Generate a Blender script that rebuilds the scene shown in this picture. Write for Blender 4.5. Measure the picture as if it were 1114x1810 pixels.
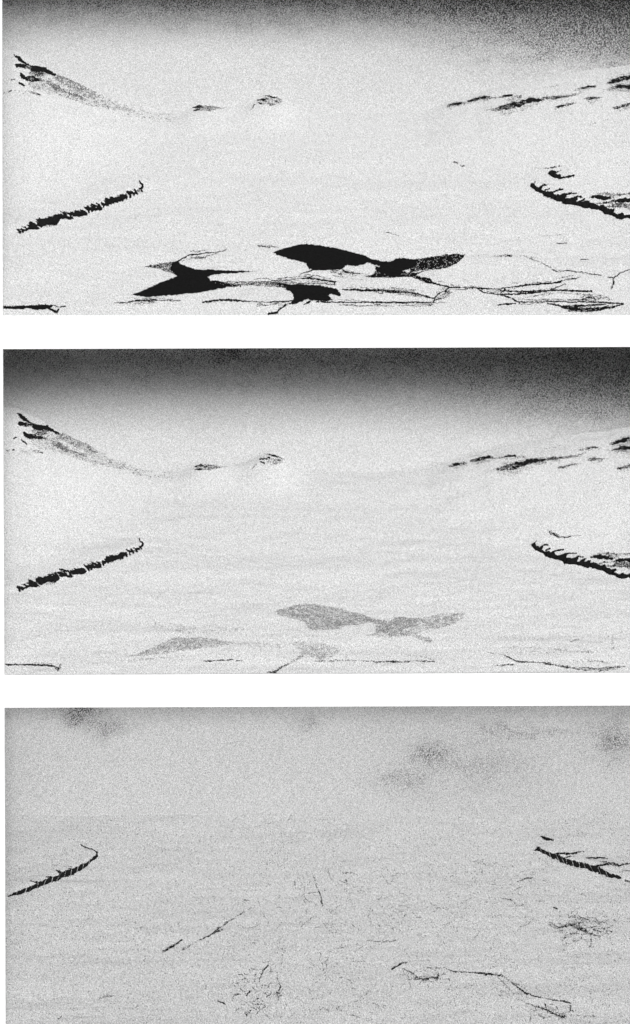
import bpy, math, random
import numpy as np
from mathutils import Vector

for o in list(bpy.data.objects):
    bpy.data.objects.remove(o, do_unlink=True)
S = bpy.context.scene
COL = S.collection

# ---------------------------------------------------------------- camera
DC = 20.0                       # camera to board, metres
cam = bpy.data.cameras.new('camera')
cam.sensor_fit = 'VERTICAL'
cam.sensor_height = 24.0
cam.lens = 12.0 / (9.05 / DC)
cam.clip_start = 0.1
cam.clip_end = 500
co = bpy.data.objects.new('camera', cam)
co.location = (0, -DC, 0)
co.rotation_euler = (math.radians(90), 0, 0)
COL.objects.link(co)
S.camera = co

# ---------------------------------------------------------------- light
SUN_EL, SUN_AZ = 10.0, 18.5      # low, soft, from behind the camera
w = bpy.data.worlds.new('World'); S.world = w; w.use_nodes = True
nt = w.node_tree
bg = nt.nodes['Background']
sky = nt.nodes.new('ShaderNodeTexSky')
sky.sky_type = 'NISHITA'; sky.sun_disc = False
sky.sun_elevation = math.radians(SUN_EL)
sky.sun_rotation = math.radians(180 - SUN_AZ)
hs = nt.nodes.new('ShaderNodeHueSaturation')      # overcast: the sky light has no colour
hs.inputs['Saturation'].default_value = 0.0
nt.links.new(sky.outputs[0], hs.inputs['Color'])
nt.links.new(hs.outputs[0], bg.inputs['Color'])
bg.inputs['Strength'].default_value = 0.06
sl = bpy.data.lights.new('sun', 'SUN')
sl.energy = 1.5; sl.angle = math.radians(17); sl.color = (1, 1, 1)
so = bpy.data.objects.new('sun', sl)
e, a = math.radians(SUN_EL), math.radians(SUN_AZ)
d = Vector((math.sin(a) * math.cos(e), -math.cos(a) * math.cos(e), math.sin(e)))   # towards the sun
so.rotation_euler = d.to_track_quat('Z', 'Y').to_euler()
so.location = d * 60
COL.objects.link(so)
S.view_settings.view_transform = 'Standard'
S.view_settings.look = 'None'
S.view_settings.gamma = 1
S.view_settings.exposure = 0.75
S.cycles.max_bounces = 6

# ---------------------------------------------------------------- materials
def base_mat(name, rough=0.9, spec=0.2):
    m = bpy.data.materials.new(name); m.use_nodes = True
    b = m.node_tree.nodes['Principled BSDF']
    b.inputs['Roughness'].default_value = rough
    b.inputs['Specular IOR Level'].default_value = spec
    return m, m.node_tree, b

def N(nt, t, **k):
    n = nt.nodes.new(t)
    for a_, v in k.items(): setattr(n, a_, v)
    return n

def math_(nt, op, a_, b_=None, clamp=False):
    n = N(nt, 'ShaderNodeMath', operation=op, use_clamp=clamp)
    for i, v in enumerate((a_, b_)):
        if v is None: continue
        if isinstance(v, (int, float)): n.inputs[i].default_value = v
        else: nt.links.new(v, n.inputs[i])
    return n.outputs[0]

def noise(nt, vec, scale, detail=2.0, rough=0.5, sc3=None):
    n = N(nt, 'ShaderNodeTexNoise')
    n.inputs['Scale'].default_value = scale
    n.inputs['Detail'].default_value = detail
    n.inputs['Roughness'].default_value = rough
    if sc3:
        mp = N(nt, 'ShaderNodeMapping'); mp.inputs['Scale'].default_value = sc3
        nt.links.new(vec, mp.inputs['Vector']); vec = mp.outputs[0]
    nt.links.new(vec, n.inputs['Vector'])
    return n.outputs['Fac']

def grey(nt, v, b, key='Base Color'):
    c = N(nt, 'ShaderNodeCombineColor')
    for i in range(3): nt.links.new(v, c.inputs[i])
    nt.links.new(c.outputs[0], b.inputs[key])

def grain(nt, vec, amount, scale=58.0):
    """fine granular crystals, centred on 1"""
    mp = N(nt, 'ShaderNodeMapping'); mp.inputs['Rotation'].default_value = (0.6, 0.45, 0.8)
    nt.links.new(vec, mp.inputs['Vector'])
    n = noise(nt, mp.outputs[0], scale, 1.0, 0.6)
    f = math_(nt, 'SUBTRACT', n, 0.5)
    return math_(nt, 'ADD', math_(nt, 'MULTIPLY', f, amount), 1.0)

def snow_mat(name, tone, g, patch=0.10, specks=0.0):
    m, nt, b = base_mat(name, 0.95, 0.05)
    tc = N(nt, 'ShaderNodeTexCoord').outputs['Object']
    v = grain(nt, tc, g)
    p = noise(nt, tc, 1.6, 6.0, 0.6, (0.35, 1.0, 1.0))       # wind crust: broad soft patches of older snow
    p = math_(nt, 'ADD', math_(nt, 'MULTIPLY', math_(nt, 'SUBTRACT', p, 0.5), patch), 1.0)
    v = math_(nt, 'MULTIPLY', math_(nt, 'MULTIPLY', v, p), tone)
    if specks:
        s = noise(nt, tc, 38.0, 0.0)
        q = noise(nt, tc, 1.1, 3.0)
        th = math_(nt, 'SUBTRACT', 0.84, math_(nt, 'MULTIPLY', q, 0.18 * specks))
        s = math_(nt, 'GREATER_THAN', s, th)
        v = math_(nt, 'MULTIPLY', v, math_(nt, 'SUBTRACT', 1.0, math_(nt, 'MULTIPLY', s, 0.55)))
    grey(nt, v, b)
    bp = N(nt, 'ShaderNodeBump'); bp.inputs['Strength'].default_value = 0.35; bp.inputs['Distance'].default_value = 0.01
    nt.links.new(noise(nt, tc, 22.0, 4.0), bp.inputs['Height'])
    nt.links.new(bp.outputs[0], b.inputs['Normal'])
    return m

def rock_mat(name, lo, hi):
    m, nt, b = base_mat(name, 0.95, 0.05)
    tc = N(nt, 'ShaderNodeTexCoord').outputs['Object']
    n = noise(nt, tc, 30.0, 3.0, 0.6)
    grey(nt, math_(nt, 'ADD', math_(nt, 'MULTIPLY', n, hi - lo), lo), b)
    return m

def cloud_mat(name, tone, g, banks, rag=0.5):
    """overcast sky backdrop: pale cloud, darker cloud banks and painted darkening towards the top; banks = (px, pz, rx, rz, darkness)"""
    m, nt, b = base_mat(name, 1.0, 0.0)
    tc = N(nt, 'ShaderNodeTexCoord').outputs['Object']
    sep = N(nt, 'ShaderNodeSeparateXYZ'); nt.links.new(tc, sep.inputs[0])
    X, Z = sep.outputs['X'], sep.outputs['Z']
    big = noise(nt, tc, 0.9, 6.0, 0.65)
    wis = noise(nt, tc, 3.2, 5.0, 0.7, (0.4, 1, 1.2))
    wx = math_(nt, 'MULTIPLY', math_(nt, 'SUBTRACT', noise(nt, tc, 1.7, 5.0, 0.65), 0.5), 1.3)
    wz = math_(nt, 'MULTIPLY', math_(nt, 'SUBTRACT', noise(nt, tc, 2.1, 5.0, 0.65, (1, 1, 1.4)), 0.5), 0.9)
    X = math_(nt, 'ADD', X, wx); Z = math_(nt, 'ADD', Z, wz)
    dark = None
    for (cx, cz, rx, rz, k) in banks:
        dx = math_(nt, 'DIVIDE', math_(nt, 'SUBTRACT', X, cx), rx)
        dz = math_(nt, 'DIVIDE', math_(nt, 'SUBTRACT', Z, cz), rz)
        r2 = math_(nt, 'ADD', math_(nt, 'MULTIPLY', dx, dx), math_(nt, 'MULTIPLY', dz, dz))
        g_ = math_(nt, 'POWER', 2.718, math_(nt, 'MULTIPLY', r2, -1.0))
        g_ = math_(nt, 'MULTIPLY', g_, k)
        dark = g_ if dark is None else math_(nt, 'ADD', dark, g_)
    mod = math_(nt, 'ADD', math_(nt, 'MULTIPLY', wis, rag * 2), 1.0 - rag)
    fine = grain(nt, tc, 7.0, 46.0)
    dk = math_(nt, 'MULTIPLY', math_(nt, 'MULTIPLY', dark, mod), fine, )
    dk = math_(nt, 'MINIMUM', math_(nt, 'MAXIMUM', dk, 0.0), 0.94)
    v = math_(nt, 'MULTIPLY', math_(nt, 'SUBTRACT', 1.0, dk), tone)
    v = math_(nt, 'MULTIPLY', v, math_(nt, 'ADD', math_(nt, 'MULTIPLY', math_(nt, 'SUBTRACT', big, 0.5), 0.12), 1.0))
    v = math_(nt, 'MULTIPLY', v, grain(nt, tc, g))
    grey(nt, v, b)
    return m

M_BOARD, _nt, _b = base_mat('matt_white_card', 0.95, 0.05)
_tc = N(_nt, 'ShaderNodeTexCoord').outputs['Object']
grey(_nt, math_(_nt, 'ADD', math_(_nt, 'MULTIPLY', noise(_nt, _tc, 9.0, 4.0), 0.03), 0.88), _b)
M_SNOW = [snow_mat('clear_day_snow', 0.635, 2.0, 0.08, 0.15),
          snow_mat('hazy_day_snow', 0.645, 2.0, 0.06, 0.1),
          snow_mat('dull_day_snow', 0.49, 2.1, 0.12, 1.0)]
M_ROCK = rock_mat('black_rock', 0.004, 0.02)
M_ROCKG = rock_mat('grey_scree', 0.03, 0.2)
M_WATER = rock_mat('dark_open_water', 0.003, 0.014)
M_ICE = rock_mat('thin_grey_ice', 0.10, 0.34)

# ---------------------------------------------------------------- mesh helpers
def mesh_obj(name, verts, faces, mat, parent=None, smooth=False):
    me = bpy.data.meshes.new(name)
    me.from_pydata([tuple(v) for v in verts], [], [tuple(int(i) for i in f) for f in faces])
    me.materials.append(mat)
    if smooth: me.polygons.foreach_set('use_smooth', [True] * len(me.polygons))
    me.update()
    o = bpy.data.objects.new(name, me); COL.objects.link(o)
    if parent: o.parent = parent; 
    return o

def tag(o, label=None, cat=None, group=None, kind=None):
    if label: o['label'] = label
    if cat: o['category'] = cat
    if group: o['group'] = group
    if kind: o['kind'] = kind

def sstep(t):
    t = np.clip(t, 0, 1); return t * t * (3 - 2 * t)

def _hash(ix, iy, seed):
    with np.errstate(over='ignore'):
        h = (ix.astype(np.int64) * 374761393 + iy.astype(np.int64) * 668265263 + seed * 982451653) & 0xffffffff
        h = ((h ^ (h >> 13)) * 1274126177) & 0xffffffff
        h = h ^ (h >> 16)
    return (h & 0xffff) / 65535.0

def vnoise(x, y, seed=0):
    ix, iy = np.floor(x), np.floor(y)
    fx, fy = sstep(x - ix), sstep(y - iy)
    a_ = _hash(ix, iy, seed); b_ = _hash(ix + 1, iy, seed)
    c_ = _hash(ix, iy + 1, seed); d_ = _hash(ix + 1, iy + 1, seed)
    return (a_ * (1 - fx) + b_ * fx) * (1 - fy) + (c_ * (1 - fx) + d_ * fx) * fy

def fbm(x, y, seed=0, oct=4):
    s, k, t = 0, 1.0, 0
    for i in range(oct):
        s = s + k * vnoise(x * 2 ** i, y * 2 ** i, seed + i * 17); t += k; k *= 0.5
    return s / t

# ---------------------------------------------------------------- the three relief landscapes
# Sizes are worked out in hundredths of a metre on the face of the board
# (u to the right, v downwards); each landscape is a raked snow floor behind its opening.
def F(y): return 1 + y / DC

class Land:
    def __init__(s, idx, v_bot, v_hor, y_hor, skyline, headlands, seed, mounds=()):
        s.mounds = mounds
        s.idx, s.v_bot, s.v_hor, s.y1, s.seed = idx, v_bot, v_hor, y_hor, seed
        s.y0 = 0.07
        s.zb = (905 - v_bot) * .01 * F(s.y0)
        s.zh = (905 - v_hor) * .01 * F(y_hor)
        s.m = (s.zh - s.zb) / (s.y1 - s.y0)
        s.sky = np.array(skyline, float); s.head = headlands
        s.gx = np.linspace(-7.6, 8.6, 1600); s.gy = np.linspace(s.y0, s.y1, 420)
        GX, GY = np.meshgrid(s.gx, s.gy); s.G = s.height(GX, GY)
    def uv(s, x, y):                                   # face-of-board coordinates of a point of the bare floor
        z = s.zb + s.m * (y - s.y0)
        return 557 + x / (.01 * F(y)), 905 - z / (.01 * F(y))
    def height(s, x, y):
        z = s.zb + s.m * (y - s.y0)
        u, v = s.uv(x, y)
        us = 557 + x / (.01 * F(s.y1))
        rise = (905 - np.interp(us, s.sky[:, 0], s.sky[:, 1])) * .01 * F(s.y1) - s.zh
        rise = rise + (fbm(us / 38, us * 0, s.seed + 5, 4) - .5) * .10 * np.clip(rise * 2, 0.1, 1)
        reach = 0.30 + 0.25 * np.clip(rise, 0, 1)
        t = sstep((y - s.y1 * (1 - reach)) / (s.y1 * reach))
        z = z + rise * t
        for (mu, mw, mh) in s.mounds:
            z = z + mh * np.exp(-((us - mu) / mw) ** 2) * sstep((y - s.y1 + .5) / .5)
        z = z + (fbm(u / 150, v / 28, s.seed, 4) - .5) * .085 + (fbm(u / 34, v / 9, s.seed + 3, 3) - .5) * .009
        for (pts, side, H, fade) in s.head:            # low rocky headlands: a step, then a gentle snow back
            p = np.array(pts, float)
            Lv = np.interp(u, p[:, 0], p[:, 1])
            dd = Lv - v
            wd = 12 + np.clip(dd, 0, 400) * 1.3
            inx = sstep((p[-1, 0] - u) / wd) if side < 0 else sstep((u - p[0, 0]) / wd)
            z = z + H * sstep(dd / 12) * np.exp(-np.clip(dd - 12, 0, 999) / fade) * inx
        return z
    def look(s, x, y):
        fx = np.clip((x - s.gx[0]) / (s.gx[1] - s.gx[0]), 0, len(s.gx) - 1.001); fy = np.clip((y - s.gy[0]) / (s.gy[1] - s.gy[0]), 0, len(s.gy) - 1.001)
        i, j = fx.astype(int), fy.astype(int); fx, fy = fx - i, fy - j
        G = s.G
        return (G[j, i] * (1 - fx) + G[j, i + 1] * fx) * (1 - fy) + (G[j + 1, i] * (1 - fx) + G[j + 1, i + 1] * fx) * fy
    def hit(s, u, v):
        """point of the finished snow surface seen at (u, v)"""
        n = 260
        ys = np.linspace(s.y0, s.y1, n)
        best = np.full(u.shape, s.y1); prev = None; done = np.zeros(u.shape, bool)
        for i, y in enumerate(ys):
            x = (u - 557) * .01 * F(y)
            g = (905 - v) * .01 * F(y) - s.look(x, np.full_like(x, y))   # ray above ground when positive
            if prev is not None:
                c = (~done) & (g <= 0)
                f = prev / np.where(np.abs(prev - g) < 1e-9, 1, prev - g)
                yy = ys[i - 1] + np.clip(f, 0, 1) * (y - ys[i - 1])
                best = np.where(c, yy, best); done |= c
            prev = g
        x = (u - 557) * .01 * F(best)
        return x, best, s.look(x, best), done
    def build(s):
        nx, ny = 900, 330
        xs = np.linspace(-7.6, 8.6, nx)
        ys = np.concatenate([[s.y0 - .003], np.linspace(s.y0, s.y1, ny)])
        X, Y = np.meshgrid(xs, ys)
        Z = s.height(X, np.maximum(Y, s.y0)); Z[0] -= .35
        V = np.stack([X, Y, Z], -1).reshape(-1, 3)
        # the back of the field drops out of sight behind its crest
        k = 6
        bx = [(xs, s.y1 + .05 * j * (j - 1), Z[-1] - .004 * (j - 1) - .04 * (j - 1) ** 2) for j in range(1, k)]
        V = np.concatenate([V] + [np.stack([q[0], np.full(nx, q[1]), q[2]], -1) for q in bx])
        rows = len(ys) + k - 1
        i = np.delete(np.arange(rows - 1), len(ys) - 1)[:, None] * nx + np.arange(nx - 1)[None, :]
        Fc = np.stack([i, i + 1, i + 1 + nx, i + nx], -1).reshape(-1, 4)
        return mesh_obj('snow_field', V, Fc, M_SNOW[s.idx], smooth=True)

SKY1 = [(-200, 60), (3, 86), (28, 91), (60, 106), (100, 127), (150, 155), (200, 176), (260, 196), (310, 203), (400, 199),
        (560, 199), (650, 200), (750, 196), (790, 182), (850, 164),
        (900, 150), (960, 136), (1040, 124), (1114, 114), (1300, 92)]
L1 = Land(0, 559, 204, 3.5, SKY1,
          [([(-250, 470), (35, 414), (65, 406), (110, 396), (150, 385), (185, 368), (215, 357), (240, 345), (253, 332), (262, 326)], -1, .05, 45),
           ([(930, 330), (945, 337), (975, 353), (1000, 362), (1040, 370), (1070, 380), (1100, 389), (1114, 391), (1400, 430)], 1, .05, 40)], 11, ((366, 42, .22), (480, 44, .40)))
def sh(pts, dx, dy): return [(p[0] + dx, p[1] + dy) for p in pts]
SKY2 = [(u + 5, v + 633 + u * .004) for (u, v) in SKY1]
L2 = Land(1, 1195, 838, 3.5, SKY2,
          [(sh(L1.head[0][0], 0, 632.5), -1, .05, 45), (sh(L1.head[1][0], 2, 638.5), 1, .05, 40)], 11, ((369, 42, .22), (483, 44, .40)))
SKY3 = [(-300, 1441), (0, 1441), (500, 1440), (800, 1440), (1114, 1440), (1400, 1438)]
L3 = Land(2, 1835, 1441, 2.6, SKY3,
          [([(-250, 1650), (16, 1587), (50, 1577), (85, 1563), (115, 1551), (145, 1537), (165, 1522), (176, 1513)], -1, .05, 40),
           ([(940, 1504), (960, 1509), (992, 1523), (1035, 1535), (1065, 1545), (1098, 1557), (1400, 1640)], 1, .05, 40)], 31)
LANDS = [L1, L2, L3]
for L, lab in zip(LANDS, ('bright snow field of the top view, broken by black pools and cracks at its front',
                          'smooth snow field of the middle view under a black sky edge',
                          'dull grey snow field of the bottom view, crossed by faint crevasses')):
    o = L.build(); tag(o, lab, 'snow field', kind='structure')

# ---------------------------------------------------------------- skies: curved backdrops behind each landscape
def sky_shell(yb, z_lo, z_top, mat):
    xs = np.linspace(-8.7, 8.7, 90)
    prof = []
    for i in range(8): prof.append((1.0, z_lo + (z_top - .25 - z_lo) * i / 7))
    for i in range(1, 7):
        t = i / 6 * math.pi / 2
        prof.append((1 - .25 / yb * (1 - math.cos(t)), z_top - .25 + .25 * math.sin(t)))
    prof.append((.035 / yb, z_top + .001))
    V = []
    for (fy, z) in prof:
        for x in xs:
            V.append((x, max(.034, yb * fy * (1 - (abs(x) / 8.75) ** 26)), z))
    nx = len(xs)
    Fc = [(j * nx + i, j * nx + i + 1, (j + 1) * nx + i + 1, (j + 1) * nx + i) for j in range(len(prof) - 1) for i in range(nx - 1)]
    return mesh_obj('sky', V, Fc, mat, smooth=False)

def P(u, v, y): return ((u - 557) * .01 * F(y), (905 - v) * .01 * F(y))
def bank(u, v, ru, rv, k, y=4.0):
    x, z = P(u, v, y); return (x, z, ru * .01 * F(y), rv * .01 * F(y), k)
C1 = cloud_mat('overcast_top_view', 0.575, 2.0, [bank(1120, 0, 420, 95, .5), bank(1120, 80, 260, 42, .3), bank(300, 20, 500, 40, .08), bank(557, -25, 1100, 55, .55)])  # the full-width bank paints the sky's darkening towards its top
C2 = cloud_mat('overcast_middle_view', 0.575, 2.0, [bank(1130, 690, 300, 70, .42), bank(557, 600, 1300, 75, .55), bank(400, 612, 20, 22, .4)])  # the widest bank puts the sky's dark top into the backdrop colour
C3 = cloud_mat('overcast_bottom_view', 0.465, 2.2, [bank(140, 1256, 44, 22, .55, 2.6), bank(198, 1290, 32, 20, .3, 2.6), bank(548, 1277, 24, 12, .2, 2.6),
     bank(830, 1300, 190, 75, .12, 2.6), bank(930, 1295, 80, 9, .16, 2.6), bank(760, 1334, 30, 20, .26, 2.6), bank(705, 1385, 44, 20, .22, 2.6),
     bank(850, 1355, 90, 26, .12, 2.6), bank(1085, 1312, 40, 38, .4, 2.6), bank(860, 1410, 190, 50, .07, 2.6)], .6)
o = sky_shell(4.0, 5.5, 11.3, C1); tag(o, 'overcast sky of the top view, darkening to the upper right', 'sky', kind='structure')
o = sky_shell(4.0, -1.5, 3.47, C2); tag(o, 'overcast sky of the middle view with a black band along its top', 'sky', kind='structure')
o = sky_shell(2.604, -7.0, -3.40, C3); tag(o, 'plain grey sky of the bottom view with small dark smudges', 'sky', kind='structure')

# ---------------------------------------------------------------- white mount board with three openings
def board():
    us = [[-400, a_, 1400, 1560] for a_ in (3, 3, 5, 5, 8, 8, 10, 10)]
    vl = [-300, -205, 557.5, 617, 1193, 1251, 1833, 1960]
    vr = [-300, -205, 557.5, 612, 1188, 1246, 1833, 1960]
    T = .03
    V, idx = [], {}
    for j in range(8):
        for i in range(4):
            u = us[j][i]
            v = vl[j] if i < 2 else vr[j]
            for k, y in enumerate((0.0, T)):
                idx[(i, j, k)] = len(V); V.append(((u - 557) * .01, y, (905 - v) * .01))
    Fc = []
    holes = {(1, 1), (1, 3), (1, 5)}
    for j in range(7):
        for i in range(3):
            if (i, j) in holes: continue
            q = [(i, j), (i + 1, j), (i + 1, j + 1), (i, j + 1)]
            Fc.append([idx[(a_, b_, 0)] for a_, b_ in q][::-1]); Fc.append([idx[(a_, b_, 1)] for a_, b_ in q])
    def wall(p, q): Fc.append([idx[(*p, 0)], idx[(*q, 0)], idx[(*q, 1)], idx[(*p, 1)]])
    for (i, j) in holes:
        wall((i, j), (i + 1, j)); wall((i + 1, j), (i + 1, j + 1)); wall((i + 1, j + 1), (i, j + 1)); wall((i, j + 1), (i, j))
    for i in range(3): wall((i, 0), (i + 1, 0)); wall((i, 7), (i + 1, 7))
    for j in range(7): wall((0, j), (0, j + 1)); wall((3, j), (3, j + 1))
    o = mesh_obj('mount_board', V, Fc, M_BOARD)
    tag(o, 'plain white board framing the three landscape views one above another', 'board')
board()

# ---------------------------------------------------------------- features lying on the snow
CELL = 0.75
def raster(shapes, seed, ragged):
    """coverage of strokes ('s', [(u,v,w,d)..]) and outlines ('p', [(u,v)..], d) on a fine grid"""
    allp = np.array([p[:2] for sh_ in shapes for p in sh_[1]], float)
    u0, v0 = allp.min(0) - 9; u1, v1 = allp.max(0) + 9
    u0, v0 = math.floor(u0 / CELL) * CELL, math.floor(v0 / CELL) * CELL
    U, V = np.meshgrid(np.arange(u0, u1, CELL), np.arange(v0, v1, CELL))
    # outlines wander a little so that no edge is a ruled line
    wu = U + (fbm(U / 7, V / 4, seed, 3) - .5) * 2 * ragged
    wv = V + (fbm(U / 9, V / 5, seed + 40, 3) - .5) * 1.4 * ragged
    wu = wu + (vnoise(U / 2.3, V / 2.3, seed + 60) - .5) * 1.1 * min(ragged, 1.6)
    wv = wv + (vnoise(U / 2.3, V / 2.0, seed + 61) - .5) * 1.1 * min(ragged, 1.6)
    wm = .55 + .9 * fbm(U / 6, V / 4, seed + 70, 3)
    D = np.zeros_like(U)
    for sh_ in shapes:
        if sh_[0] == 's':
            pts = [tuple(p) + (1.5, 1.0)[len(p) - 2:] if len(p) < 4 else tuple(p) for p in sh_[1]]
            if len(pts) == 1: pts = pts * 2
            for (a_, b_) in zip(pts[:-1], pts[1:]):
                dx, dy = b_[0] - a_[0], b_[1] - a_[1]
                L_ = max(dx * dx + dy * dy, 1e-6)
                t = np.clip(((wu - a_[0]) * dx + (wv - a_[1]) * dy) / L_, 0, 1)
                r = np.hypot(wu - a_[0] - t * dx, (wv - a_[1] - t * dy))
                wd = (a_[2] + t * (b_[2] - a_[2])) / 2 * wm + .3
                dn = a_[3] + t * (b_[3] - a_[3])
                D = np.maximum(D, dn * np.clip((wd - r) / 1.0 + .5, 0, 1))
        else:
            p = sh_[1]; dens = sh_[2] if len(sh_) > 2 else 1.0
            ins = np.zeros(U.shape, bool); dist = np.full(U.shape, 99.0)
            for i in range(len(p)):
                (xa, ya), (xb, yb) = p[i], p[(i + 1) % len(p)]
                if ya != yb:
                    c = ((ya > wv) != (yb > wv)) & (wu < (xb - xa) * (wv - ya) / (yb - ya) + xa)
                    ins ^= c
                dx, dy = xb - xa, yb - ya; L_ = max(dx * dx + dy * dy, 1e-6)
                t = np.clip(((wu - xa) * dx + (wv - ya) * dy) / L_, 0, 1)
                dist = np.minimum(dist, np.hypot(wu - xa - t * dx, wv - ya - t * dy))
            sd = np.where(ins, dist, -dist)
            D = np.maximum(D, dens * np.clip(sd / 1.2 + .5, 0, 1))
    n = .65 * _hash(np.round(U / CELL), np.round(V / CELL), seed + 7) + .35 * np.clip(fbm(U / 5, V / 2.5, seed + 9, 3) * 1.6 - .3, 0, 1)
    n = .12 + .86 * n
    keep = D > n
    return U, V, keep

def feature_mesh(land, name, shapes, mat, lift, parent=None, seed=1, ragged=1.6, sel=None):
    U, V, keep = raster(shapes, seed, ragged)
    if sel is not None: keep &= sel(U, V)
    keep &= (U > -30) & (U < 1150)
    js, is_ = np.nonzero(keep)
    if len(js) == 0: return None
    ny, nx = U.shape
    vid = -np.ones((ny + 1, nx + 1), int); used = np.zeros((ny + 1, nx + 1), int)
    for dj in (0, 1):
        for di in (0, 1): np.add.at(used, (js + dj, is_ + di), 1)
    vj, vi = np.nonzero(used)
    vid[vj, vi] = np.arange(len(vj))
    uu = U[0, 0] + (vi - .5) * CELL; vv = V[0, 0] + (vj - .5) * CELL
    uu = uu + (_hash(vi, vj, seed + 3) - .5) * CELL * .5
    vv = vv + (_hash(vi, vj, seed + 4) - .5) * CELL * .5
    x, y, z, ok = land.hit(uu, vv)
    interior = used[vj, vi] == 4
    h = .004 + np.where(interior, lift * (.25 + .75 * fbm(uu / 3.2, vv / 3.2, seed + 21, 3)), 0)
    # stand the relief out along the slope's outward direction
    nrm = math.hypot(land.m, 1)
    y2 = y - h * land.m / nrm; z2 = z + h / nrm
    Vt = np.stack([x, y2, z2], -1)
    fc_ok = ok[vid[js, is_]] & ok[vid[js + 1, is_ + 1]]
    js, is_ = js[fc_ok], is_[fc_ok]
    if len(js) == 0: return None
    Fc = np.stack([vid[js, is_], vid[js + 1, is_], vid[js + 1, is_ + 1], vid[js, is_ + 1]], -1)
    return mesh_obj(name, Vt, Fc, mat, parent)

_seed = [100]
def thing(land, name, label, cat, parts, group=None, lift=.02, kind=None):
    """parts: [(part name, shapes, material, label or None)]; one part -> one mesh object"""
    _seed[0] += 13
    if len(parts) == 1:
        pn, shp, mat = parts[0][:3]
        o = feature_mesh(land, name, shp, mat, lift, seed=_seed[0])
        if o is None: return
    else:
        pts = np.array([p[:2] for pr in parts for s_ in pr[1] for p in s_[1]], float)
        c = pts.mean(0)
        x, y, z, _ = land.hit(np.array([c[0]]), np.array([c[1]]))
        o = bpy.data.objects.new(name, None); COL.objects.link(o)
        o.location = (x[0], y[0], z[0]); o.empty_display_size = .1
        for k, pr in enumerate(parts):
            sel = pr[4] if len(pr) > 4 else None
            ch = feature_mesh(land, pr[0], pr[1], pr[2], lift, o, _seed[0] + (0 if sel else k), sel=sel)
            if ch:
                ch.matrix_parent_inverse.identity()
                ch.location = (-x[0], -y[0], -z[0])
                if len(pr) > 3 and pr[3]: ch['label'] = pr[3]
    tag(o, label, cat, group, kind)
    return o

def mv(shapes, dx, dy, k=1.0, wk=1.0, sl=0.0):
    out = []
    for s_ in shapes:
        if s_[0] == 's':
            o_ = []
            for p in s_[1]:
                p = tuple(p) + (1.5, 1.0)[len(p) - 2:] if len(p) < 4 else tuple(p)
                o_.append((p[0] + dx, p[1] + dy + sl * p[0], p[2] * wk, p[3] * k))
            out.append(('s', o_))
        else:
            out.append(('p', [(p[0] + dx, p[1] + dy + sl * p[0]) for p in s_[1]], (s_[2] if len(s_) > 2 else 1) * k))
    return out
def s(*p): return ('s', list(p))
def p(d_, *q): return ('p', list(q), d_)

# ---- left mountain rocks
PK_TOP = [s((26,97.5,1),(33,103,6.5),(38,107,5),(45,112,3),(51,115,2,.8))]
PK_MID = [s((29,115,4),(32,115.5,6),(37,117,5,.9),(44,117,6,.65),(52,118,6,.6),(60,122,9,.75),(67,123,7,.95),(78,123,7,.8),(88,128,5,.85),(96,132,4,.65),(103,136,3,.4)),
          s((57,130,8,.45),(68,131,8,.55),(76,133,5,.3)), p(.5,(54,120),(68,119),(80,122),(90,127),(78,132),(72,137),(60,133),(55,127))]
PK_LOW = [s((37,131,3),(40,136,5),(46,139,7,.85),(55,139,9,.65),(64,141,6,.75),(70,140,4,.55),(78,143,2,.4),(85,145,2,.3))]
PK_BIT = [s((34,146,2),(39,149,3),(43,152,2)), s((20,142,2,.8),(25,140,2,.8)), s((7,164,2,.7),(12,163,1.5,.4)), s((16,163,2,.7),(20,161,2,.8)),
          s((50,160,2,.4),(57,164,4,.5),(65,166,4,.55),(70,168,2.5,.7))]
PK_SCR_SHADE = [p(.4,(62,126),(90,129),(120,141),(160,161),(205,183),(250,199),(200,195),(150,184),(100,168),(60,160),(48,148)), s((78,143,4,.3),(100,155,7,.5),(125,166,4,.4),(150,178,5,.3),(172,192,3,.12)), s((100,136,7,.4),(130,149,11,.38),(158,164,9,.35),(182,173,5,.2)),  # thin scree, plus the mountain's soft slope shading laid on as grey specks
          s((125,166,4,.35),(150,182,4,.25),(172,194,2,.15)), s((60,152,8,.2),(90,160,10,.24),(110,165,6,.2)), s((190,180,10,.18),(240,200,12,.2),(300,209,12,.18),(330,212,5,.1)),
          s((28,162,5,.2),(55,168,7,.2)), s((110,160,3,.5),(135,168,2,.4),(145,174,3,.5))]
def peak(land, dx, dy, word):
    f = lambda q: mv(q, dx, dy, sl=.003 if land is L2 else 0)
    thing(land, 'rock_outcrop', f'dark striped rocks on the left mountain of the {word} view', 'rock outcrop',
          [('crest_rock', f(PK_TOP), M_ROCK), ('rock_band', f(mv(PK_MID, 0, 0, 1.2, 1.15)), M_ROCK), ('rock_band', f(mv(PK_LOW, 0, 0, 1.2, 1.1)), M_ROCK),
           *[('boulder', f([q]), M_ROCK) for q in PK_BIT], ('scree', f([(a_[0], [(q_[0], q_[1], q_[2] * 1.4, min(1, q_[3] * 1.3 + .05)) for q_ in a_[1]]) if a_[0] == 's' else a_ for a_ in PK_SCR_SHADE]), M_ROCKG, 'thin grey scree and slope shading drawn as grey specks')],
          group='mountain rocks at the left', lift=.015)
peak(L1, 0, 0, 'top'); peak(L2, 5, 633, 'middle')

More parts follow.
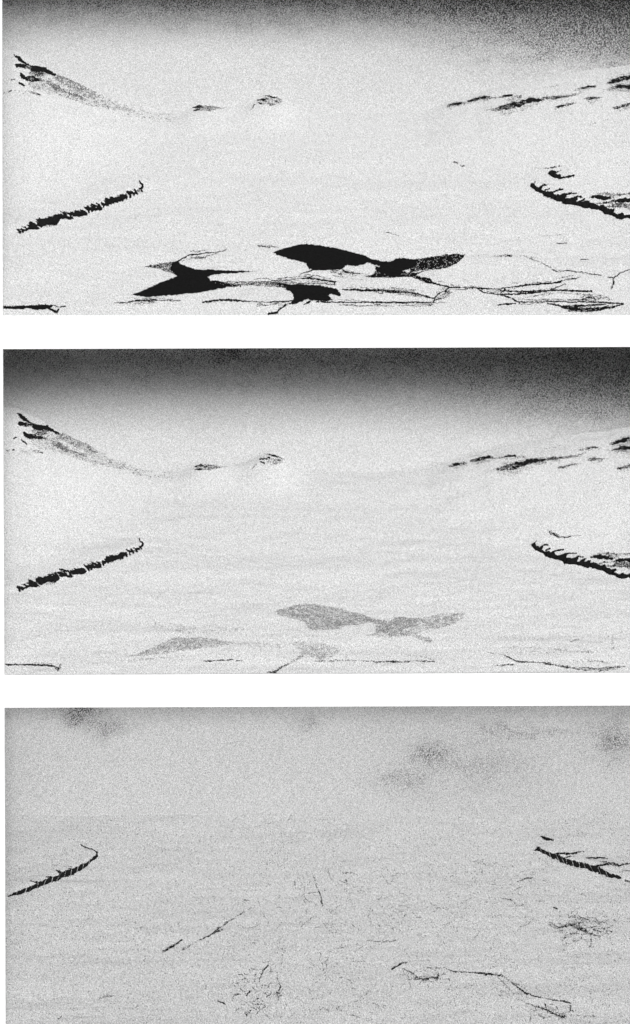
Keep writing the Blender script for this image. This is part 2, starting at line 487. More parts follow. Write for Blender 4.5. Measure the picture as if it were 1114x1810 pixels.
# ---- the two small nunataks on the skyline
NA = [s((340,189,2),(352,190,2.2)), s((343,184,1.2),(349,186,2),(356,188,3)), s((343,195,2),(354,195,2)), s((350,188,4,.8),(360,190,3,.5)), s((366,188,1.5,.6),(372,189,1.5,.5))]
NAG = [p(.6,(342,185),(357,186),(375,187),(390,190),(402,190),(385,193),(370,197),(345,196))]
NB = [s((444,194,1,.6),(450,186,1.6,.7)), s((456,177,1.5,.8),(466,176,3,.9),(472,178,1,.6)), s((467,168,1,.7),(480,171,2.2),(490,174,2.4,.8),(501,178,1.5,.4)),
      s((458,182,2.5,.8),(464,184,2.5,.7)), s((470,174.5,1.5),(475,175,1.5)), s((485,178,3,.6),(494,182,3,.6)), s((477,186,3,.6),(487,184,1.5,.5))]
NBG = [p(.42,(456,176),(470,170),(500,178),(497,184),(480,187),(458,184))]
for land, dx, dy, word in ((L1, 0, 0, 'top'), (L2, 3, 634.5, 'middle')):
    thing(land, 'rock_outcrop', f'flat wedge of dark rock on the {word} view skyline', 'rock outcrop',
          [('rock_band', mv(NA, dx, dy), M_ROCK), ('scree', mv(NAG, dx, dy), M_ROCKG)], group='small skyline rocks', lift=.01)
    thing(land, 'rock_outcrop', f'arched cluster of dark rock on the {word} view skyline', 'rock outcrop',
          [('rock_band', mv(NB, dx, dy), M_ROCK), ('scree', mv(NBG, dx, dy), M_ROCKG)], group='small skyline rocks', lift=.01)

# ---- rock streaks on the right-hand slope
STREAKS = [
 ('short broken rock streak, lowest and farthest left on the right slope', [s((787,189,1.5,.4),(798,186,4,.85),(806,184,3.5,.9),(822,182,3,.6)), s((828,178.5,3,.8),(842,175.5,5,.85),(858,172,4.5),(864,172,3,.8)),
   s((866,174,2,.6),(880,173,2,.65),(893,170,3,.9),(905,169,3,1)), s((910,171,3,.5),(922,170,3,.5))]),
 ('hair thin faint rock streak high on the right slope', [s((925,170,2,.2),(950,158,2,.35),(985,151,2.4,.45))]),
 ('longest and thickest black rock streak crossing the right slope', [s((858,196,2,.3),(878,193,5,.7),(895,189,10,.8),(915,184,10,.9),(935,178,6.5,1),(957,176,4,1)),
   s((963,174,6,.65),(980,173,5,.75),(1000,171,4,.65),(1015,168,3.5,.6),(1030,163,2.5,.4)), s((975,189,2,.1),(1000,170,2,.2))]),
 ('short rock streak above the end of the longest streak on the right slope', [s((1018,159,3.5,.4),(1032,156,4,.65),(1040,153,2.6,.9),(1052,153,2.5,.8))]),
 ('thin rock streak just below the longest streak on the right slope', [s((983,190,2.5,.8),(995,187,3.5,.8),(1008,184,3,.7),(1022,181,1.5,.4))]),
 ('stubby speckled rock patch mid right slope', [s((1033,175,3,.4),(1045,174,6,.75),(1055,174,4,.7),(1067,173,2,.4))]),
 ('black rock streak nearest the crest at the right edge', [s((1073,147,3,.6),(1085,144,6,1),(1100,140,7,.85),(1120,135,5,.8))]),
 ('heavy double rock streak at the right edge under the crest streak', [s((1068,160,4,.4),(1085,156,4,.7),(1095,153,5.5),(1120,155,6)), s((1075,166,4,.3),(1095,160,5,.45),(1110,165,3,.3))]),
 ('short rock streak lowest at the right edge of the slope', [s((1087,191,4,.7),(1095,190,4,.8),(1120,182,3.5,.8))]),
 ('two faint drift lines at the right edge below the rock streaks', [s((1040,221,1.6,.3),(1080,210,1.8,.35),(1120,203,1.8,.35)), s((1050,234,1.4,.1),(1114,216,1.4,.2))]),
]
for land, dx, dy, word in ((L1, 0, 0, 'top'), (L2, 5, 632.2, 'middle')):
    for lab, shp in STREAKS:
        thing(land, 'rock_streak', f'{lab}, {word} view', 'rock streak',
              [('rock', mv([q], dx, dy, .88, 1.1, sl=.0052 if land is L2 else 0), M_ROCK) for q in shp] + [('scree', mv([q for q in shp if len(q[1]) > 2], dx, dy + 1.5, .42, 2.6, sl=.0052 if land is L2 else 0), M_ROCKG)] * (len(shp[0][1]) > 2), group='rock streaks on the right slope', lift=.012)

# ---- left rocky headland
LH = [[p(1,(36,410.5),(50,406),(53,401),(52,396),(55,395),(51,391),(60,395),(66,399),(70,404),(72,405),(55,405.5),(48,408)), s((32,411,1.2,.5),(44,408,1.6),(52,404,2))],
 [p(1,(66,387),(72,390),(77,387.5),(85,386),(93,386.5),(98,383),(102,382),(105,385),(107,390),(100,397),(92,398),(84,397.5),(78,400),(73,404),(68,400),(70,393)), s((82,400,3,.5),(100,398,3,.5))],
 [p(1,(102,378),(110,380),(118,382),(122,384),(128,384),(131,387),(127,389),(121,388.5),(116,387),(108,388),(104,383)), s((107,375,1),(118,377,1.6),(127,380,2.2))],
 [p(1,(126,380),(131,377),(132,373),(142,374),(150,374),(155,378),(153,382),(145,383),(133,383))],
 [p(1,(147,365),(155,368),(160,367),(165,366),(170,369),(180,367),(181,372),(170,372.5),(160,373),(152,371)), s((161,361,1),(167,364,3),(175,366,4))],
 [p(1,(179,358),(186,360),(187,352),(195,352),(194,348),(203,350),(212,350),(217,349),(213,345),(221,345),(223,350),(216,355),(205,359),(195,361),(190,364),(183,366),(181,362))],
 [s((213,346,2),(222,348,5,.9),(224,344,2)), s((224,339,2),(230,342,4,.9),(239,343,2,.7)), s((238,341,2,.6),(246,338,4,.7),(252,332,3,.85),(253,328,2),(249,325,2),(247,321,1.6))]]
rs = random.Random(9)
for q in LH:                                          # ragged teeth leaning up to the left
    xs_ = [a_[0] for b_ in q for a_ in b_[1]]; x_ = min(xs_) + 3
    while x_ < max(xs_) - 2:
        y_ = np.interp(x_, [36, 70, 105, 150, 185, 222, 253], [408, 392, 382, 375, 361, 348, 333]); l_ = rs.uniform(3, 8)
        q.append(s((x_ - l_, y_ - l_ * rs.uniform(.35, .7), .8, .8), (x_, y_, 2.4, 1), (x_ + 1, y_ + 4, 3, 1)))
        x_ += rs.uniform(4, 9)
for land, dx, dy, word in ((L1, 0, 0, 'top'), (L2, -.5, 632.3, 'middle')):
    thing(land, 'rocky_headland', f'ragged black rock headland curving up from the left, {word} view', 'rock cliff',
          [('crag', mv(q, dx, dy), M_ROCK) for q in LH], group='rocky headlands', lift=.05)

# ---- right rocky headland
RM = [p(1,(936,329),(940,325),(944,325),(947,331),(952,333),(957,329),(960,330),(956,336),(962,340),(966,339),(976,341),(981,346),(990,346),(998,342),(1001,344),(1000,350),(1008,352),(1015,350),(1019,349),(1021,352),(1018,357),(1026,356),(1030,353),(1033,355),(1028,358),(1037,356),(1043,355),(1041,359),(1050,360),(1055,363),(1059,366),(1064,363),(1067,363),(1070,367),(1078,371),(1086,370),(1088,372),(1084,376),(1092,380),(1099,377),(1106,381),(1114,379),(1122,380),(1122,388),(1108,385),(1100,388),(1090,386),(1082,381),(1070,379),(1062,373),(1052,370),(1040,367),(1037,369),(1020,364),(1010,362),(995,361),(993,357),(982,354),(975,352),(962,347),(958,343),(950,340),(944,336)),
      s((943,326,1.5),(946,321,1)), s((955,332,2),(960,328,1.6),(967,328,1)), s((963,337,1.2),(972,334,1)), s((976,341,2),(983,337.5,2.2),(994,336,1.8)),
      s((1001,344,1.8),(1010,342,1.2),(1018,342,1)), s((1015,351,2),(1020,348,2),(1030,350,1)), s((1026,356,1.5),(1034,352,1.2))]
RU = [s((1042,350,1,.7),(1052,348,4,.9),(1060,350,6),(1070,351,5,.95),(1080,352,3,.8)), s((1055,360,1,.7),(1075,358,2,.7),(1090,356,3,.7),(1098,354,5.5,.85),(1120,355,6,.85)),
      s((1070,366,2,.7),(1085,364,3,.6))]
RG = [s((1055,343,3,.4),(1072,343,5,.55),(1090,345,4,.5),(1120,342,2,.7)), s((1085,363,7,.6),(1100,362,9,.6),(1120,368,9,.6)), s((1075,349,6,.5),(1090,350,6,.4))]
CUTS = [930, 962, 982, 1001, 1022, 1046, 1070, 1090, 1130]
def cutter(a_, b_, dx):
    return lambda U, V: (U + (V % 40) * .3 - 4 > a_ + dx) & (U + (V % 40) * .3 - 4 <= b_ + dx)
def cutter2(a_, b_, dx, lo):
    return lambda U, V: (U + (V - lo) * .35 > a_ + dx) & (U + (V - lo) * .35 <= b_ + dx)
for land, dx, dy, word in ((L1, 0, 0, 'top'), (L2, 2, 635.8, 'middle')):
    q = mv(RM, dx, dy); 
    if land is L2: q = mv(q, 0, 0)
    parts = [('crag', q, M_ROCK, None, cutter2(-999 if i == 0 else CUTS[i], CUTS[i + 1], dx, 350 + dy)) for i in range(len(CUTS) - 1)]
    parts += [('upper_rock', mv(RU, dx, dy), M_ROCK), ('scree', mv(RG, dx, dy), M_ROCKG)]
    thing(land, 'rocky_headland', f'toothed black rock headland running out of frame at the right, {word} view', 'rock cliff', parts, group='rocky headlands', lift=.05)
thing(L1, 'rock', 'small black rock with a thin tail above the right headland, top view', 'rock',
      [('knob', [p(1,(968,307),(972,303),(976,301),(983,304),(984,309),(990,309),(992,314),(985,316),(977,314))], M_ROCK),
       ('tail', [s((984,305,1.2),(991,302,1)), s((988,315,3),(1000,314,2),(1015,311,1.6)), s((945,298,1,.5),(962,298,1,.5),(975,297,1.2,.6),(992,294,1,.6))], M_ROCK)], lift=.04)
thing(L2, 'rock', 'small faded rock with a thin tail above the right headland, middle view', 'rock',
      [('knob', [s((974,941,6,.6),(981,945,6,.7),(989,949,4,.6))], M_ROCK), ('tail', [s((988,950,2,.7),(1000,950,2,.8),(1016,947,1.2,.7),(1030,946,1,.4))], M_ROCK)], lift=.02)
thing(L1, 'rock', 'pair of tiny grey specks alone on the snow left of the right headland, top view', 'rock', [('rock', [s((803,287,3,.7),(809,288,2.5,.6)), s((814,293,3,.7),(822,294,3,.6))], M_ROCKG)], lift=.02)

# ---- open pools and cracks at the front of the top view
PA = [p(1,(484,446),(490,443),(500,440),(515,436),(528,433),(542,431.5),(560,433),(580,436),(600,440),(620,445),(640,450),(655,456),(662,461),(650,464),(643,468),(630,470),(612,469),(606,475),(600,477),(575,478),(553,478),(545,474),(540,466),(530,462),(515,459),(500,454),(492,452),(488,449))]
PA2 = [s((455,435,2,.8),(470,436,4,.6),(485,436,3,.7),(492,438,1.5,.6)), s((531,485,1.6),(545,480,1.8),(554,477,2.5)), s((605,477,2.4),(615,482,1.8),(635,484,1.2,.8))]
PB = [p(1,(300,476),(305,463),(316,461),(318,467),(335,472),(345,476),(400,478),(455,479),(425,482),(380,485),(368,489),(372,497),(390,503),(405,505),(400,509),(375,513),(350,518),(325,520),(290,523),(265,526),(232,521),(250,515),(270,506),(290,497),(305,492),(313,488)),
      p(.68,(252,471),(280,466),(308,462),(314,486),(300,482),(280,475))]
PD = [p(1,(503,503),(520,502),(540,503),(560,504),(580,507),(595,510),(603,521),(603,524),(585,520),(580,523),(588,531),(575,533),(556,532),(545,529),(535,533),(520,538),(508,538),(518,531),(520,522),(506,512)),
      s((375,498,5,.9),(400,503,6,.85),(425,506,3,.7)), s((400,500,3,.6),(430,502,5,.6),(460,501,4,.5),(480,502,7,.6),(505,505,7,.85)), s((475,555,4,.9),(490,552,4),(497,545,2.4),(506,538,2.6)), s((538,538,2.5),(548,533,3))]
PE = [p(1,(640,452),(655,458),(672,461),(690,463),(700,457),(715,456),(730,459),(740,458),(735,472),(715,478),(700,484),(728,487),(700,491),(690,490),(665,478),(672,470),(660,468),(648,463)),
      p(.8,(725,459),(750,456),(770,453),(790,449.5),(805,449),(824,450),(818,457),(808,466),(790,473),(770,477),(750,477),(737,480),(725,482)),
      p(.8,(662,470),(690,475),(740,484),(735,487),(748,490),(760,492),(767,499),(768,502),(755,501),(740,495),(728,490),(700,491),(670,491),(645,490),(660,485),(665,478)),
      s((735,484,1.5),(748,480,1),(758,478,1,.7))]
PF = [s((968,537,2,.9),(985,540,3,.9),(1000,542,3,.8),(1020,541,4,.8),(1050,540,3,.8),(1070,538,2,.7)), s((995,543,5,.8),(1012,546,7,.85),(1032,547,5,.75),(1060,546,6,.85),(1082,543,4,.8),(1101,538,3.5,.9)),
      s((1005,549,3,.6),(1030,551,3,.6),(1055,549,3,.6)), s((1040,535,2,.7),(1066,534,2,.6),(1085,537,3,.7))]
PG = [s((4,543.5,5),(30,543.5,5),(52,543,5),(62,543,8),(75,543,10),(85,543,8),(92,541,3)), s((86,544,4),(95,549,5,.9),(101,552,4,.9),(104,546,2.5,.8)), s((92,540,1.2),(105,543,1),(115,541.5,1.6))]
for lab, shp in (('largest black pool, broad and lens shaped, centre front of the top view', PA), ('black pool with sharp side points, left front of the top view', PB),
                 ('ragged black pool near the bottom edge, below the lens shaped pool', PD), ('winged black pool right of the lens shaped pool', PE),
                 ('long speckled black pool at the bottom right corner of the top view', PF), ('narrow black pool at the bottom left corner of the top view', PG)):
    thing(L1, 'melt_pool', lab, 'pool', [('water', shp, M_WATER)], group='black pools on the ice', lift=.0)
CR = [('thin curved crack rising from the top of the left pointed pool', [s((312,464,3),(322,457,2),(335,451,1.6),(352,450,1.4,.9),(370,447,1.4,.9),(390,445,1.2,.7),(400,441,1.6,.8)), s((410,432,1,.4),(440,430,1,.3))]),
 ('short blurred crack touching the left end of the lens shaped pool', PA2[:1]), ('short crack leaving the lower left of the lens shaped pool', PA2[1:2]), ('short crack leaving the lower right of the lens shaped pool', PA2[2:]),
 ('low dashed crack under the left pointed pool', [s((203,535.5,1.6,.9),(225,535,1.8,.9),(240,532,3.2,.75),(265,531,4.5,.85),(280,530,2,.8),(320,532,1.6,.75))]),
 ('wavy horizontal crack left of the ragged pool', [s((359,534,2.4),(375,532,3.2),(400,530,3.4),(430,532,2.4),(455,534,1.8,.7),(480,534,2.4,.9),(510,533,2.6,.9),(530,528,3.4))]),
 ('thin double crack running over the top of the ragged pool', [s((450,500,1.2,.8),(490,496,1.6,.8),(520,494,2,.9),(545,492,3.4),(570,495,3.2),(592,499,3),(592,504,2.4)), s((400,499,1.3,.7),(450,498,1.2,.7),(500,500,1.6,.7),(560,501,2,.8),(590,503,2,.8)), s((545,491,1.2),(552,489,1.2)), s((585,484,1,.4),(600,486,2,.4),(640,487,1.6,.5),(662,489,2,.6)), s((600,490,1,.4),(640,495,1.2,.4))]),
 ('long straight crack along the bottom edge right of the ragged pool', [s((560,534,2,.9),(600,534.5,2),(660,534,2.2),(700,535,2.8),(760,535,2.2,.9),(778,535,1.6,.8),(790,536,1.2,.6))]),
 ('broad grey flecked crack below the winged pool', [s((605,512,2.2),(640,513,3.4),(665,513,5,.85),(690,515,6,.7),(720,516,4,.7),(745,521,3,.9),(765,528,3.4)), p(.5,(685,512),(720,514),(742,519),(755,527),(730,524),(690,520))]),
 ('hooked crack linking the winged pool to the bottom edge', [s((752,498,4),(775,503,2),(795,508,2.2),(790,513,1.8),(778,518,2),(768,528,2.4),(766,534,1.8)), s((796,519,1.2,.7),(785,526,1.2,.7),(770,531,1.2,.8))]),
 ('longest crack, arching from the winged pool up to the right', [s((795,508,2.2),(825,509,1.8,.9),(850,510,2.6),(880,511,2,.9),(905,508,2.2,.9),(930,504,2.6,.9),(960,502,3,.95),(985,500,3,.85),(1000,495,3.5,.7),(1020,491,4,.65),(1028,489,2,.5)), s((795,512,1.4,.7),(830,512,1.5,.7))]),
 ('crack bowing down below the longest crack', [s((845,511,2),(855,517,2,.9),(885,521,2.2),(905,520,2),(935,519,2.4,.9),(965,515,2.4,.9),(985,509,2.4,.7),(1000,502,2,.6)), s((860,513,1,.6),(884,515,1,.6))]),
 ('flat crack from the branching point to the right, under the longest crack', [s((883,520,2),(893,511,2)), s((885,515,2.4,.8),(930,516,3.4,.9),(985,513,3,.85),(1010,514,3.2,.9),(1046,515,3.6,.9)), s((985,517,1.6,.5),(1000,518,1.6,.5),(1048,522,1.4,.6))]),
 ('steep short crack dropping from the branching point to the bottom', [s((885,521,2.2),(900,526,2.2),(915,533,2.6),(918,536,2)), s((878,539,1.4,.8),(895,538,3.2),(911,537,2))]),
 ('thin crack above the speckled pool at the bottom right', [s((915,534,1.8),(945,534,1.8,.8),(1000,533.5,2,.9),(1060,534.5,2,.9),(1102,537,2.2,.9)), s((1025,531,1.2,.8),(1040,525,1.4,.8),(1070,526,1.4,.7),(1082,530,1,.5))]),
 ('faint crack wandering across the snow from the winged pool to the right edge', [s((824,450,1,.4),(870,453,2,.35),(905,452,2.4,.65)), s((930,455,1,.5),(955,463,1.4,.7),(975,475,1.4,.8),(982,479,2.4,.8),(1010,479,1.6,.8),(1045,484,2,.8),(1062,487,1.2,.7)), s((920,452,1,.5),(950,456,1,.4))]),
 ('forked crack standing upright near the right edge', [s((1075,491,2,.8),(1085,491,2,.9),(1084,503,2.2,.8),(1080,512,1.4,.6)), s((1085,491,1.6,.8),(1100,481,1.8,.8),(1112,477,2,.8)), s((1050,512,1,.3),(1118,514,1,.35))]),
 ('tiny hair crack above the faint wandering crack, near the right', [s((985,429.5,1.4,.9),(1001,430,1.2,.8))]),
 ('tiny level hair crack just left of the forked crack', [s((1027,459,1.4,.9),(1040,459,1.4,.9))]),
 ('tiny slanting hair crack on open snow above the winged pool', [s((680,409,1,.6),(705,417,1.2,.6))]),
 ('faint tiny crack under the right headland', [s((944,418,1,.4),(965,416,1.2,.5),(992,416,1.2,.6))]),
]
def hairlines(shp, sd):
    rn = random.Random(sd); out = []
    for q in shp:
        if q[0] != 's' or len(q[1]) < 3: continue
        for k in range(4):
            oy = rn.choice((-1, 1)) * rn.uniform(2.2, 7.0); i0 = rn.randint(0, max(0, len(q[1]) - 4)); seg = q[1][i0:i0 + rn.randint(3, 4)]
            pts = []
            for a_, b_ in zip(seg[:-1], seg[1:]):
                for t in (0, .33, .66):
                    pts.append((a_[0] + t * (b_[0] - a_[0]) + rn.uniform(-2, 2), a_[1] + t * (b_[1] - a_[1]) + oy + rn.uniform(-1.3, 1.3), rn.uniform(.7, 1.6), rn.uniform(.35, .75)))
                oy *= rn.uniform(.5, 1.1)
            out.append(('s', pts))
    return out
for ci, (lab, shp) in enumerate(CR):
    if len(shp[0][1]) > 4 and ci not in (1, 2): shp = shp + [('m', hairlines(shp, ci))]
    thing(L1, 'ice_crack', lab + ', top view', 'crack', [('gap', mv([q], 0, 0, .95, .85), M_WATER) if q[0] != 'm' else ('hairline_crack', q[1], M_WATER) for q in shp], group='cracks in the ice', lift=0)

# ---- the same ground in the middle view, snowed over
for lab, shp, k in (('faint grey lens shaped ghost of a snowed over pool, centre of the middle view', mv(PA, 0, 635.5), .66),
                    ('faint grey pool with a tapering left point, left front of the middle view', [p(.6,(222,1163),(250,1152),(285,1138),(310,1125),(330,1128),(352,1126),(385,1130),(415,1137),(385,1144),(330,1149),(290,1156)), p(.36,(245,1102),(300,1098),(345,1106),(455,1112),(400,1119),(330,1122)), s((200,1168,3,.35),(260,1166,4,.4),(330,1160,3,.3))], 1),
                    ('faint grey winged pool right of the lens shaped one, middle view', mv(PE, 0, 634.5), .7),
                    ('very faint grey blurred pool under the lens shaped one, middle view', [p(.5,(500,1140),(530,1133),(565,1136),(605,1148),(592,1160),(570,1168),(545,1162),(520,1168),(535,1150)), p(.38,(385,1132),(470,1135),(520,1139),(500,1146),(440,1144)), s((480,1128,2,.3),(560,1124,3,.4),(600,1132,2,.3))], 1),
                    ('pale grey stain left of the upright mark, right front of the middle view', [s((830,1125,4,.22),(900,1128,6,.3),(970,1130,5,.3),(1000,1140,4,.25)), s((840,1100,3,.2),(900,1098,3,.28),(960,1100,2,.2)), s((870,1146,3,.3),(930,1144,5,.35),(1010,1150,5,.4),(1060,1152,4,.3))], 1)):
    thing(L2, 'frozen_pool', lab, 'pool', [('thin_ice', mv(shp, 0, 0, k * .86), M_ICE)], group='snowed over pools', lift=0)
CR2 = [('dark slit at the bottom left corner', [s((8,1175,3,.85),(60,1175,3.2,.85),(95,1177,3.4,.9),(103,1184,4,.8),(108,1173,2,.5)), s((60,1172,2,.5),(95,1174,2,.5))], M_ROCK),
 ('short dotted line near the bottom, left of centre', [s((360,1169,1.5,.8),(385,1168,1.8,.9),(412,1166,1.4,.8)), s((420,1168,1.4,.7),(432,1168,1,.4))], M_ROCK),
 ('slanting dark crack rising from the bottom edge at the centre', [s((473,1189,2.4,.8),(488,1187,4,.8),(498,1179,3,.8),(515,1171,4,.5),(535,1158,6,.35))], M_ROCK),
 ('faint level line along the bottom, right of centre', [s((556,1169,1.5,.6),(585,1168,2,.6),(640,1168,1.6,.5),(665,1170,2.4,.7),(710,1170,2.6,.75),(735,1168,2,.6),(768,1170,1.8,.7)), s((725,1158,2,.3),(765,1164,2.4,.45),(768,1170,1.4,.5)), s((390,1158,1.5,.25),(440,1163,1.5,.25))], M_ROCK),
 ('dotted crack stepping down towards the bottom right', [s((855,1152,1.2,.5),(890,1158,1.4,.6),(900,1163,2,.8),(915,1170,2.4,.8),(955,1171,2,.7),(975,1172,1.4,.6)), s((876,1177,1.4,.7),(892,1175,2.4,.8),(910,1175,1.6,.6)), s((885,1154,1.4,.4),(940,1152,2,.4),(1000,1155,2,.3))], M_ROCK),
 ('smudged dark crack bundle at the bottom right corner', [s((960,1173,1.6,.7),(985,1176,3,.8),(1005,1180,4,.7),(1030,1182,6,.6),(1060,1184,6,.6),(1085,1181,5,.6),(1105,1178,2,.5)), s((1015,1168,3,.4),(1060,1169,4,.45),(1085,1173,3,.35)), s((985,1152,2,.3),(1048,1153,3,.4))], M_ROCK),
 ('short upright grey mark near the right edge above the crack bundle', [s((1083,1126,4,.45),(1083,1146,4,.45)), s((1008,1134,2,.7),(1024,1131,1.5,.5)), s((1075,1125,1.2,.4),(1108,1116,1.2,.4)), s((975,1117,1.4,.3),(1010,1122,1.4,.3))], M_ROCKG)]
for lab, shp, m_ in CR2:
    thing(L2, 'ice_crack', lab + ', middle view', 'crack', [('gap', mv([q], 0, 0, .9), m_) for q in shp], group='cracks in the ice', lift=0)

# ---- bottom view: headlands
HL3 = [s((16,1584.5,1.5,.8),(25,1580,4),(40,1576,6.5),(50,1573,6.5),(60,1568,6),(72,1563,7.5),(85,1558,6.5),(100,1552,7),(115,1546,8),(130,1540,8.5),(145,1533,6.5),(155,1526,4.5),(165,1519,3.2),(172,1512,3),(171,1506,2.5)),
       s((54,1557,1),(62,1559,2),(72,1562,4)), s((82,1549,1),(90,1550,2),(102,1552,4)), s((99,1539,1),(107,1542,3),(118,1546,5)), s((112,1530,1,.5),(126,1533,1.4,.6)), s((120,1536,1,.8),(132,1538,3))]
HL3T = [s((171,1507,2.4),(165,1502,1.8),(158,1500,1.4),(150,1497,1.2),(144,1494,1.4,.8))]
def gap(a_, b_, k, sg):
    s0, s1 = [random.Random(q_ * 7 + 3).uniform(.1, .8) * sg for q_ in (k, k + 1)]; g_ = random.Random(k).uniform(.3, 1.3)
    def sel(U, V):
        vc = np.interp(U, [16, 85, 145, 176, 900, 953, 1020, 1096], [1584, 1558, 1533, 1510, 1500, 1501, 1528, 1552])
        return (U + (V - vc) * s0 > a_ + g_) & (U + (V - vc) * s1 <= b_)
    return sel
c3 = [0, 30, 46, 55, 67, 79, 92, 104, 115, 126, 137, 147, 158, 200]
HL3 = mv(HL3, 0, 0, 1, 1.15)
parts = [('crag', HL3, M_ROCK, None, gap(c3[i], c3[i + 1], i, 1)) for i in range(len(c3) - 1)]
parts += [('tail', HL3T, M_ROCK)]
thing(L3, 'rocky_headland', 'slim hooked headland of black rock teeth at the left of the bottom view', 'rock cliff', parts, group='rocky headlands', lift=.03)
HR3 = [s((945,1503,2),(953,1501,6.5),(960,1505,5.5),(972,1510,6),(980,1513,7.5),(992,1519,6.5),(1005,1525,8),(1020,1528,8.5),(1035,1531,8.5),(1050,1536,8.5),(1065,1541,7),(1080,1548,6.5),(1096,1552,4.5)),
       s((978,1512,4),(990,1509,3.2),(1005,1509,2.4),(1018,1508,1.8),(1032,1505,1,.7)), s((995,1517,1.4),(1008,1514,1),(1016,1515,1,.7))]
HR3U = [s((1036,1517,1.4,.9),(1060,1516,1.8),(1075,1518,1.4,.9)), s((1046,1533,3),(1060,1529,2.6,.9),(1078,1527,4,.7),(1095,1530,2.6,.8),(1114,1526,2,.7)), s((1060,1522,1,.7),(1085,1526,1.4,.8)), s((1106,1557,3,.7),(1116,1559,3,.7)), s((1095,1541,1,.6),(1114,1539,1,.6))]
c4 = [930, 956, 963, 971, 984, 993, 1001, 1012, 1024, 1034, 1046, 1060, 1072, 1110]
HR3 = mv(HR3, 0, 0, 1, 1.15)
parts = [('crag', HR3, M_ROCK, None, gap(c4[i] if i else 900, c4[i + 1], i + 30, -1)) for i in range(len(c4) - 1)]
parts += [('upper_rock', HR3U, M_ROCK)]
thing(L3, 'rocky_headland', 'headland of black rock teeth at the right of the bottom view', 'rock cliff', parts, group='rocky headlands', lift=.03)
thing(L3, 'rock', 'small black rock above the right headland, bottom view', 'rock', [('rock', [s((956,1478.5,2.4),(963,1482,4.5),(971,1484,4),(978,1485,1.4,.8))], M_ROCK)], lift=.03)

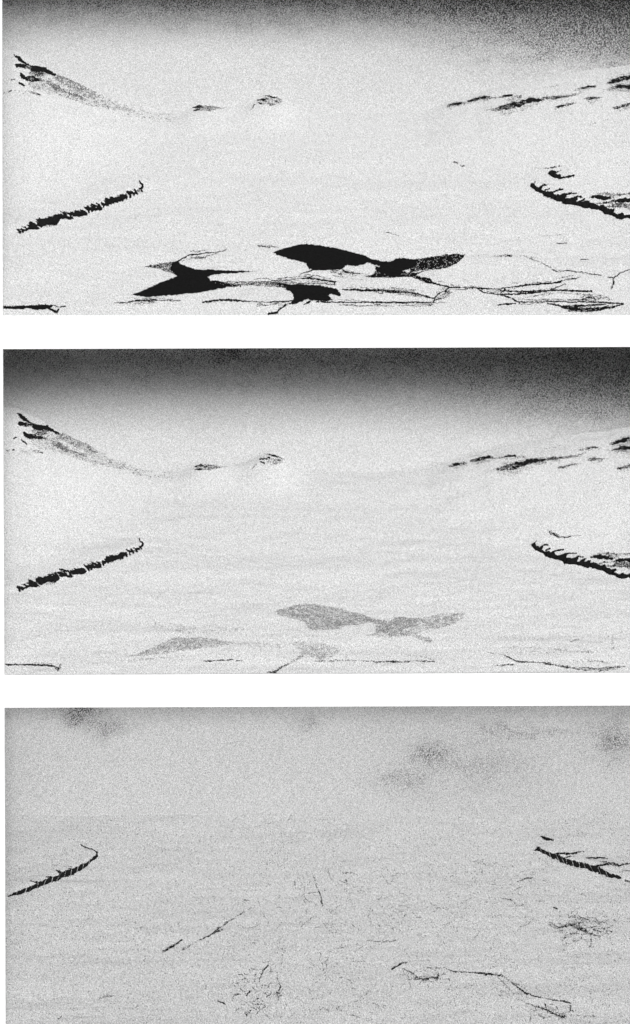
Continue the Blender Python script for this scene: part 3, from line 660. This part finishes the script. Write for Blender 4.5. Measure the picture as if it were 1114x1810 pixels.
# ---- bottom view: crevasses and rough ice
rnd = random.Random(5)
def squiggles(cx, cy, rx, ry, n, ln, d_, ang=0.0, spread=.7):
    out = []
    for i in range(n):
        r, t = math.sqrt(rnd.random()), rnd.random() * 6.283
        x, y = cx + r * rx * math.cos(t), cy + r * ry * math.sin(t)
        a_ = ang + rnd.uniform(-spread, spread)
        q = []
        for k in range(rnd.randint(3, 6)):
            q.append((x, y, rnd.uniform(.8, 1.8), d_ * rnd.uniform(.5, 1.0)))
            a_ += rnd.uniform(-.7, .7); x += ln * math.cos(a_); y += ln * .8 * math.sin(a_)
        out.append(('s', q))
    return out
C3L = [
 ('broken slanting crevasse, left of centre', [s((290,1681,3.4,.8),(305,1673,2.6,.9),(323,1661,2,.9)), s((286,1687,1.5,.4),(292,1682,2,.6)), s((325,1678,4,.55),(345,1665,2,.45),(365,1656,2,.85),(385,1646,2.6,.9),(395,1643,2,.6)), s((378,1648,2,.8),(400,1632,2,.8),(412,1624,1.6,.7),(450,1600,1.2,.35),(488,1583,1.2,.3)), s((310,1680,1.2,.4),(325,1684,1.2,.4))]),
 ('tangle of fine cracks at the bottom edge, left of centre', squiggles(455, 1745, 50, 46, 60, 6, .62, 1.9, 1.2) + [s((458,1735,2,.8),(466,1715,2,.8),(475,1706,2.2,.8)), s((436,1760,2.4,.8),(442,1752,2,.9)), s((490,1728,1.6,.7),(496,1745,1.6,.7),(488,1762,1.4,.6)), s((385,1769,2,.6),(398,1775,2.4,.7))]),
 ('narrow upright crevasse pair at the centre of the snow', [s((553,1543,1.2,.5),(560,1568,1.4,.7),(566,1580,1.4,.8),(571,1600,2.6,.9)), s((549,1558,1.2,.6),(539,1568,1.2,.6),(537,1582,1.2,.6),(545,1593,1.4,.6),(553,1594,1,.5)), s((520,1588,1.2,.5),(512,1605,1.2,.5),(504,1632,1.4,.5)), s((560,1532,1.2,.3),(590,1536,1.2,.2))]),
 ('fine tangle of scratches round the branching crack clump', squiggles(745, 1722, 45, 17, 26, 6, .6, .4, .8)),
 ('loose feathery scratches along the long descending crevasse', squiggles(900, 1745, 50, 14, 16, 7, .5, .5, .4) + squiggles(968, 1785, 35, 14, 16, 6, .6, .3, .5)),
 ('feathery faint rays fanning out below the centre crevasses', squiggles(560, 1620, 110, 90, 60, 9, .55, 1.5, .9)),
 ('faint stippled drift in front of the ragged crack tangle', squiggles(610, 1760, 80, 35, 36, 7, .48, .3, .6)),
 ('branching crack clump at the bottom, right of centre', [s((693,1713,2.2,.9),(705,1707,2.6,.9),(712,1702,2,.9),(724,1701,1.4,.6)), s((712,1712,1.2,.7),(727,1718,1.8,.8),(735,1725,1.8,.8),(748,1731,2,.8),(765,1728,2,.8),(773,1729,4,.8),(775,1720,1.4,.7),(765,1713,1.4,.6)), s((722,1716,1.2,.6),(716,1724,1.2,.5),(703,1729,1,.4)), s((745,1734,1.6,.7),(758,1731,1.6,.7)), s((750,1711,1.2,.5),(778,1712,1.6,.7)), s((716,1680,1,.5),(722,1688,1,.6))]),
 ('long crevasse descending to the bottom right corner', [s((790,1713,2,.9),(803,1718,3.4,.7),(830,1719,2,.8),(858,1721,3.2,.9),(885,1724,2.2,.7),(900,1732,1.8,.6),(918,1748,2,.9),(930,1756,2.4,.9),(950,1762,1.6,.8),(975,1767,1.6,.8),(1000,1770,2,.8),(1009,1773,2.4,.9)), s((1009,1773,1.4,.7),(1008,1788,1.4,.8),(990,1792,1.2,.6),(975,1786,1.2,.6)), s((895,1756,1.4,.4),(920,1768,1.6,.5),(945,1779,1.8,.8),(962,1783,2.4,.8),(985,1795,2.6,.8),(998,1798,7,.75),(988,1800,4,.6)), s((964,1774,2,.7),(968,1790,1.6,.7)), s((1020,1794,1,.5),(1055,1797,1.6,.6)), s((880,1728,2,.6),(893,1740,1.2,.6))]),
 ('dark rumpled crevasse patch below the right headland', squiggles(1018, 1640, 50, 24, 60, 7, .62, .3, .4) + [s((972,1630,2.4,.5),(985,1640,5,.55),(1010,1634,6,.65),(1025,1641,8,.65),(1042,1650,5,.6),(1062,1655,1.6,.6)), s((980,1604,2.6,.8),(990,1612,2,.4))]),
 ('short faint crevasses under the tip of the right headland', [s((914,1558,1.8,.6),(928,1554,2.4,.6),(941,1551,2.4,.7)), s((962,1557,1.6,.6),(972,1558,1.8,.7)), s((889,1588,1.6,.7),(905,1592,1.4,.7),(914,1600,2,.5)), s((938,1578,1.2,.4),(955,1584,1.2,.4)), s((1015,1580,3,.3),(1032,1582,4,.35))]),
 ('faint level scratch on the snow, right of centre', [s((648,1662,1.4,.6),(675,1665,2,.6),(700,1663,1.6,.6)), s((655,1673,1.6,.6),(658,1678,1,.4))]),
 ('tiny isolated scratch near the bottom left corner', [s((176,1764,1.6,.5),(190,1761,3.4,.6),(205,1759,1.4,.4),(232,1757,1.2,.35)), s((84,1752,1.4,.4),(92,1754,1.2,.4)), s((104,1800,3,.7),(109,1797,2,.6))]),
 ('faint dotted scratches and a drawn shade mark between the left headland and the slanting crevasse', [s((236,1641,1.6,.4),(250,1641,3,.45),(262,1643,1.2,.3)), s((285,1643,1.2,.3),(302,1643,1.4,.4)), s((28,1592,1.6,.4),(44,1585,1.6,.4))]),  # last stroke is the shade below the left headland, drawn as a mark
 ('wispy drift marks on the snow right of the centre crevasses', squiggles(790, 1590, 170, 80, 90, 8, .48, .1, .6) + [s((775,1560,1,.3),(800,1548,1,.4),(825,1555,1.2,.4))]),
]
for lab, shp in C3L:
    thing(L3, 'crevasse', lab + ', bottom view', 'crevasse', [('gap', mv([q], 0, 0, .88, 1.1), M_ROCK) for q in shp] if len(shp) < 16 else [('gap', shp, M_ROCK)], group='crevasses in the grey snow', lift=0, kind='stuff' if len(shp) >= 16 else None)
